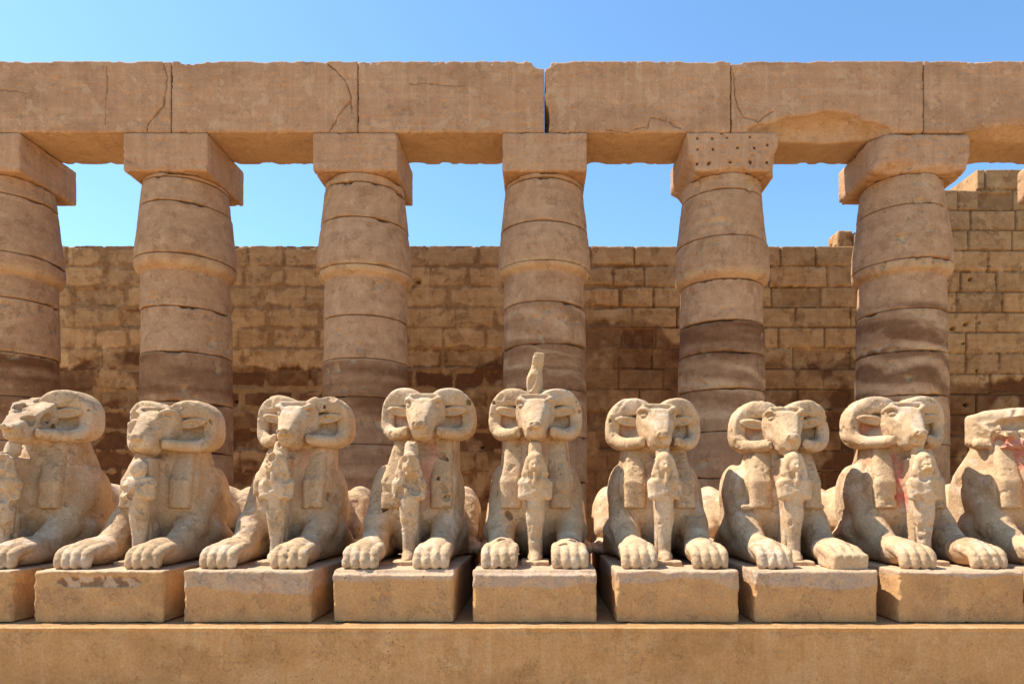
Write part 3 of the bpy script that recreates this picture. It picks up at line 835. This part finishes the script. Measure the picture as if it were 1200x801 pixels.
    # horns
    for q in (-1, 1):
        if broken == 'face' or (broken == 'muzzle' and q < 0): continue
        g = Sculpt(axis((-0.80+hx, 0.82+hx, 0.0125)), axis((0.60, 1.95, 0.0125)), axis((1.22+hz, 2.16+hz, 0.0125)))
        if q < 0: g = Sculpt(axis((-0.80+hx, 0.12+hx, 0.0125)), axis((0.60, 1.95, 0.0125)), axis((1.22+hz, 2.16+hz, 0.0125)))
        else: g = Sculpt(axis((-0.12+hx, 0.82+hx, 0.0125)), axis((0.60, 1.95, 0.0125)), axis((1.22+hz, 2.16+hz, 0.0125)))
        pts = [(0.085, 1.30, 1.835), (0.19, 1.34, 1.882), (0.33, 1.39, 1.888), (0.440, 1.42, 1.81), (0.485, 1.43, 1.67), (0.478, 1.40, 1.525), (0.405, 1.30, 1.452), (0.28, 1.13, 1.442), (0.185, 0.97, 1.450)]
        rs_ = [0.078, 0.104, 0.110, 0.094, 0.080, 0.078, 0.072, 0.066, 0.060]
        g.chain([h((q*p[0], p[1], p[2])) for p in pts], rs_, 0.015, (1, 1.75, 1), sub=5, boxy='y')
        g.blk(h((q*0.10, 0.90, 1.43)), (0.10, 0.06, 0.12), 0.0, 0.008, (0, 0, yaw+q*38), mode='sub')
        rr_ = np.random.default_rng(seed*2+q)
        if seed == 3 and q > 0:
            for _ in range(9): g.ell(h((0.14+rr_.uniform(0, .3), rr_.uniform(1.2, 1.5), 1.98+rr_.uniform(-.02, .03))), rr_.uniform(0.04, 0.08, 3), 0.008, tuple(rr_.uniform(0, 90, 3)), mode='sub')
        for _ in range(5):
            p_ = pts[rr_.integers(1, 8)]; g.ell(h((q*(p_[0]+rr_.uniform(.02, .12)), p_[1]-0.14, p_[2]+rr_.uniform(-.1, .1))), rr_.uniform(0.015, 0.04, 3), 0.004, tuple(rr_.uniform(0, 90, 3)), mode='sub')
        g.chain([h((q*p[0]*1.0, p[1]-p_r*1.75, p[2]+0.012)) for p, p_r in zip(pts[1:6], rs_[1:6])], [0.004, 0.007, 0.007, 0.007, 0.003], 0.006, mode='sub', sub=4)
        V, Q = g.mesh(); V = weathered(V, Q, 0.0045, 6, seed*2.1+q, 0.014, 7)
        n = fbm(V, 3, 4, seed+q)
        W = np.zeros((len(V), 3)); W[:, 0] = 0.22*sstep(0.58, 0.72, n); W[:, 1] = 0.3*sstep(0.50, 0.40, n); W[:, 2] = 0.51
        build('horn', V, Q, M_SPH, root, W)
        # ear
        e = Sculpt(axis((min(q*0.1, q*0.58)+hx-.05, max(q*0.1, q*0.58)+hx+.05, 0.01)), axis((0.85, 1.60, 0.01)), axis((1.55+hz, 1.95+hz, 0.01)))
        e.ell(h((q*0.320, 1.225, 1.725)), (0.170, 0.060, 0.064), 0.01, (0, -q*10, yaw+q*14))
        e.ell(h((q*0.325, 1.17, 1.710)), (0.120, 0.035, 0.034), 0.02, (0, -q*10, yaw+q*14), mode='sub')
        e.cap(h((q*0.16, 1.22, 1.70)), h((q*0.26, 1.24, 1.70)), 0.05, 0.045, 0.03)
        V, Q = e.mesh(); build('ear', weathered(V, Q, 0.003, 8, seed+5), Q, M_SPH, root)
        # wig lappet falling in front of the shoulder
    for q in (-1, 1):
        if not wig: continue
        g = Sculpt(axis((-0.6, 0.62, 0.0115)), axis((0.75, 1.75, 0.0115)), axis((0.50, 1.60+hz, 0.0115)))
        g = Sculpt(axis((min(q*.02, q*.62)+min(hx, 0), max(q*.02, q*.62)+max(hx, 0), 0.0115)), axis((0.75, 1.75, 0.0115)), axis((0.50, 1.60+hz, 0.0115)))
        y0_, y1_ = 1.13, 1.22
        hxa, hxb = hx*.45, hx*.9
        g.cap((q*0.205+hxb, 1.30, 1.46+hz), (q*0.285+hxa, 1.07, 0.90), 0.105, 0.108, 0.02, (1.20, 1.0, 1), boxy='x')
        g.cap((q*0.285+hxa, 1.07, 0.90), (q*0.292+hxa, 1.02, 0.58), 0.108, 0.105, 0.02, (1.20, 1.0, 1), boxy='x')
        g.blk((q*0.285+hxa, 0.975, 0.50), (0.3, 0.5, 0.115), 0.0, 0.012, (-10, 0, 0), mode='sub')
        if seed == 8 and q < 0 or seed == 3 and q < 0 or seed == 4 and q > 0:
            rr_ = np.random.default_rng(seed)
            for _ in range(34): g.ell((q*0.28+rr_.uniform(-.16, .16), rr_.uniform(0.86, 1.12), rr_.uniform(0.55, 1.4)), rr_.uniform(0.02, 0.055, 3), 0.004, tuple(rr_.uniform(0, 90, 3)), mode='sub')
        if seed == 3 and q < 0: g.blk((q*0.3, 1.0, 0.60), (0.3, 0.4, 0.16), 0.0, 0.01, (10, 12, 0), mode='sub')
        if seed == 7: g.cap((q*0.12, 0.99, 0.632), (q*0.46, 0.99, 0.632), 0.03, 0.03, 0.02)
        V, Q = g.mesh()
        n = weathered(V, Q, 0.004, 7, seed*1.3+q, 0.012, 8)
        # fine ribs of the hair
        N = normals(n, Q); rib = 0.0022*np.sin(n[:, 0]*2*math.pi/0.038)*sstep(0.42, 0.55, fbm(n, 2.5, 3, seed))
        V = n + N*rib[:, None]*(1.0 if seed == 5 and q > 0 else 0.25)
        build('wig_lappet', V, Q, M_SPH, root)
    # king figure between the paws
    k = Sculpt(axis((-0.32, 0.33, 0.01)), axis((0.40, 0.90, 0.01)), axis((-0.03, 1.40, 0.01)))
    k.chain([(0, 0.69, 0.10), (0, 0.70, 0.30), (0, 0.70, 0.52), (0, 0.70, 0.68), (0, 0.70, 0.86)], [0.068, 0.076, 0.108, 0.112, 0.125], 0.02, (1, 0.85, 1))
    k.cap((-0.13, 0.70, 0.905), (0.13, 0.70, 0.905), 0.075, 0.075, 0.04)
    k.blk((0, 0.68, 0.84), (0.155, 0.07, 0.12), 0.04, 0.03)
    k.cap((0, 0.64, 0.075), (0, 0.58, 0.045), 0.070, 0.045, 0.03, (1.3, 1, 1))
    for q in (-1, 1):
        k.cap((q*0.165, 0.70, 0.895), (q*0.162, 0.67, 0.76), 0.050, 0.046, 0.02)
        k.cap((q*0.160, 0.655, 0.755), (-q*0.015, 0.61, 0.81), 0.038, 0.030, 0.015)
        k.cap((-q*0.02, 0.60, 0.81), (-q*0.085, 0.615, 0.90), 0.014, 0.012, 0.008)
    if stat != 'headless':
        k.ell((0, 0.635, 1.095), (0.070, 0.070, 0.098), 0.02)
        k.cap((0, 0.70, 1.15), (0, 0.71, 1.00), 0.105, 0.115, 0.02, (1, 0.7, 1))
        k.ell((0, 0.68, 1.185), (0.100, 0.085, 0.075), 0.02)
        for q in (-1, 1):
            k.cap((q*0.075, 0.69, 1.15), (q*0.125, 0.68, 1.005), 0.050, 0.042, 0.02)
            k.cap((q*0.095, 0.655, 1.02), (q*0.080, 0.63, 0.93), 0.034, 0.028, 0.02)
            k.ell((q*0.028, 0.568, 1.112), (0.020, 0.016, 0.011), 0.006, mode='sub')
        k.ell((0, 0.564, 1.085), (0.014, 0.022, 0.026), 0.012)
        k.ell((0, 0.572, 1.048), (0.026, 0.010, 0.006), 0.006, mode='sub')
        k.cap((0, 0.585, 1.010), (0, 0.575, 0.93), 0.024, 0.019, 0.01)
        k.cap((0, 0.79, 1.18), (0, 0.84, 1.32), 0.085, 0.085, 0.03)
    rs = np.random.default_rng(seed+40)
    if stat in ('worn', 'rough', 'headless'):
        if stat == 'headless':
            k.ell((0.0, 0.68, 1.07), (0.10, 0.09, 0.11), 0.02)
        for _ in range(18 if stat != 'worn' else 8):
            k.ell((rs.uniform(-0.2, 0.2), rs.uniform(0.50, 0.62), rs.uniform(0.7, 1.25)), rs.uniform(0.03, 0.10, 3), 0.01, tuple(rs.uniform(0, 90, 3)), mode='sub')
    V, Q = k.mesh(); V[:, 0] *= 0.92; V[:, 0] += hx*0.25; fx_ = hx*0.25
    V = weathered(V, Q, 0.0035, 9, seed+1, 0.012 if stat == 'whole' else 0.02, 9)
    n = fbm(V, 5, 4, seed); W = np.zeros((len(V), 3)); W[:, 1] = 0.35*sstep(0.45, 0.6, n); W[:, 2] = 0.52
    kf = build('king_figure', V, Q, M_SPH, root, W)
    g = Sculpt(axis((-0.20, 0.21, 0.01)), axis((0.40, 0.92, 0.01)), axis((-0.03, 0.09, 0.01)))
    g.blk((0, 0.66, 0.015), (0.155, 0.20, 0.035), 0.012, 0.0); V, Q = g.mesh(); V[:, 0] += fx_
    build('figure_base', weathered(V, Q, 0.004, 8, seed, 0.01), Q, M_SPH, kf)
    if stump:
        g = Sculpt(axis((-0.16, 0.17, 0.01)), axis((1.15, 1.50, 0.01)), axis((1.84, 2.56, 0.01)))
        zb = hz
        g.chain([(0.0, 1.34, 1.90+zb), (-0.01, 1.33, 2.04+zb), (-0.01, 1.32, 2.13+zb), (0.01, 1.33, 2.24+zb), (0.025, 1.33, 2.30+zb)], [0.086, 0.098, 0.094, 0.066, 0.064], 0.01, sub=4)
        g.blk((0.035, 1.32, 2.37+zb), (0.068, 0.065, 0.075), 0.02, 0.02, (0, 8, 0))
        g.ell((-0.06, 1.22, 2.08+zb), (0.06, 0.05, 0.16), 0.0, (20, 15, 30), mode='sub')
        V, Q = g.mesh(); build('headdress_stump', weathered(V, Q, 0.004, 8, 3, 0.01), Q, M_SPH, root)
    return root

def pedestal(X, label, seed, w=1.28, front=0.0, patch=None, band=0.5, lump=0.0):
    st = 0.0125
    s = Sculpt(axis((-w/2-0.03, w/2+0.05, st)), axis((-0.03, 0.30, st), (3.65, 0.05)), axis((-0.03, PED_H+0.04, st)))
    s.blk((0, 1.78, PED_H/2-0.003), (w/2, 1.78, PED_H/2), 0.016, 0)
    rs = np.random.default_rng(seed+77)
    for _ in range(34):
        x_ = rs.uniform(-w/2, w/2); r_ = rs.uniform(0.008, 0.03)*(1+lump*1.6)
        s.ell((x_, -0.004, PED_H+0.004), (r_*rs.uniform(1.5, 5), r_, r_*0.8), 0.015, mode='sub')
    for q in (-1, 1):
        for _ in range(12):
            r_ = rs.uniform(0.008, 0.028); s.ell((q*w/2, 0, rs.uniform(0, PED_H)), (r_, r_, r_*rs.uniform(1, 3)), 0.01, mode='sub')
    V, Q = s.mesh(); V = weathered(V, Q, 0.006, 3.5, seed*1.9, 0.006, 6)
    n = fbm(V, (2.2, 2.2, 3.0), 4, seed); n2 = fbm(V, 14, 4, seed+4); n3 = fbm(V, (1.1, 1.1, .2), 3, seed+8)
    zt = PED_H - band*0.30*(0.25+1.5*(n3-0.2)) + 0.10*(n-0.5)
    up = sstep(-0.012, 0.012, V[:, 2]-zt)*(band > 0)
    W = np.zeros((len(V), 3))
    W[:, 1] = 0.62*up*(0.5+0.9*n2)
    W[:, 0] = 0.75*up*sstep(0.47, 0.58, n2)*(V[:, 2] < PED_H-0.03) + 0.25*sstep(.55, .7, n)
    if patch is not None:
        d = np.abs(V[:, 2]-(PED_H-0.125)-0.05*(n-0.5)) + 0.10*np.maximum(np.abs(V[:, 0]+0.0)-0.36, 0)*6
        p_ = (1-sstep(0.045, 0.062, d+(n2-0.5)*0.05))*(V[:, 1] < 0.2)
        W[:, 0] = np.maximum(W[:, 0], p_*0.95*sstep(0.47, 0.52, n2)); W[:, 1] = np.maximum(W[:, 1], p_*0.6*sstep(0.50, 0.45, n2))
        N = normals(V, Q); V = V - N*(p_*0.014*(0.6+0.8*n2))[:, None]
    # the weathered cap is a little rougher and proud of the smooth render
    N = normals(V, Q); V = V - N*((1-up)*0.004 - up*(n2-0.5)*0.012)[:, None]
    topf = V[:, 2] > PED_H-0.02
    W[:, 1] = np.where(topf, 0.55, W[:, 1]); W[:, 2] = 0.5+0.12*(n-0.5)
    o = build('pedestal', V, Q, M_PED, None, W); o.location = (X, PED_Y+front, LEDGE_Z+0.004)
    return tag(o, label, 'pedestal', G_PED, 'thing')

SX = [-6.05, -4.53, -3.005, -1.514, -0.057, 1.41, 2.835, 4.33, 5.80]
specs = [
 dict(label='leftmost ram sphinx, cut by the frame, muzzle split and flaked away', hx=0.02, hz=0.04, yaw=3, broken='muzzle', stat='rough', seed=1),
 dict(label='second ram sphinx from the left, smooth head, small figure with a lump for head', hx=0.05, hz=-0.09, yaw=-5, stat='headless', seed=2),
 dict(label='third ram sphinx from the left, one horn lumpy on top, figure worn', hx=0.13, hz=-0.03, seed=3, stat='worn', red=0.35, sh=0.97),
 dict(label='ram sphinx just left of the stump-topped one, its small figure worn and faceless', hx=0.15, hz=0.06, seed=4, stat='rough', red=0.5),
 dict(label='ram sphinx in the middle of the row, tall stump rising from its head', hx=0.0, hz=0.055, stump=True, seed=5, red=0.35),
 dict(label='ram sphinx just right of the stump-topped one, chest shadowed on its left', hx=-0.03, hz=-0.06, seed=6, red=0.15),
 dict(label='ram sphinx second right of the stump-topped one, head turned slightly left', hx=0.09, hz=-0.09, yaw=-7, seed=7, red=0.15, stat='whole'),
 dict(label='intact ram sphinx with red paint on its chest before the layered rightmost column', hx=0.0, hz=-0.04, yaw=-5, seed=8, red=1.0, stat='worn'),
 dict(label='faceless sphinx cut by the right picture edge, head broken to rough stone', hx=0.0, hz=-0.10, seed=9, red=1.0, broken='face', stat='worn'),
]
for X_, sp_ in zip(SX, specs): sphinx(X_, **sp_)
peds = [
 dict(label='pedestal at the left picture edge, mostly cut off by the frame', band=0.0),
 dict(label='pedestal with a long brown flaked patch across its front', band=0.0, patch=1, w=1.34),
 dict(label='third pedestal from the left, grey weathered band dipping at both ends', band=0.75, w=1.32),
 dict(label='pedestal with a ragged lumpy top edge, left of the middle one', band=0.45, w=1.25, lump=1.0, front=0.02),
 dict(label='middle pedestal, under the sphinx with the tall stump', band=0.9, w=1.28, lump=1.0),
 dict(label='pedestal right of the middle one with a broad pale upper band', band=0.8, w=1.27),
 dict(label='pedestal between the fifth and sixth columns, with a faint upper band', band=0.6, w=1.27),
 dict(label='pedestal under the sphinx with the red painted chest', band=0.35, w=1.30, lump=0.3),
 dict(label='pedestal beyond the right picture edge', band=0.3, w=1.30),
]
for i_, (X_, pp) in enumerate(zip(SX, peds)):
    pedestal(X_, seed=i_*3+1, **pp)
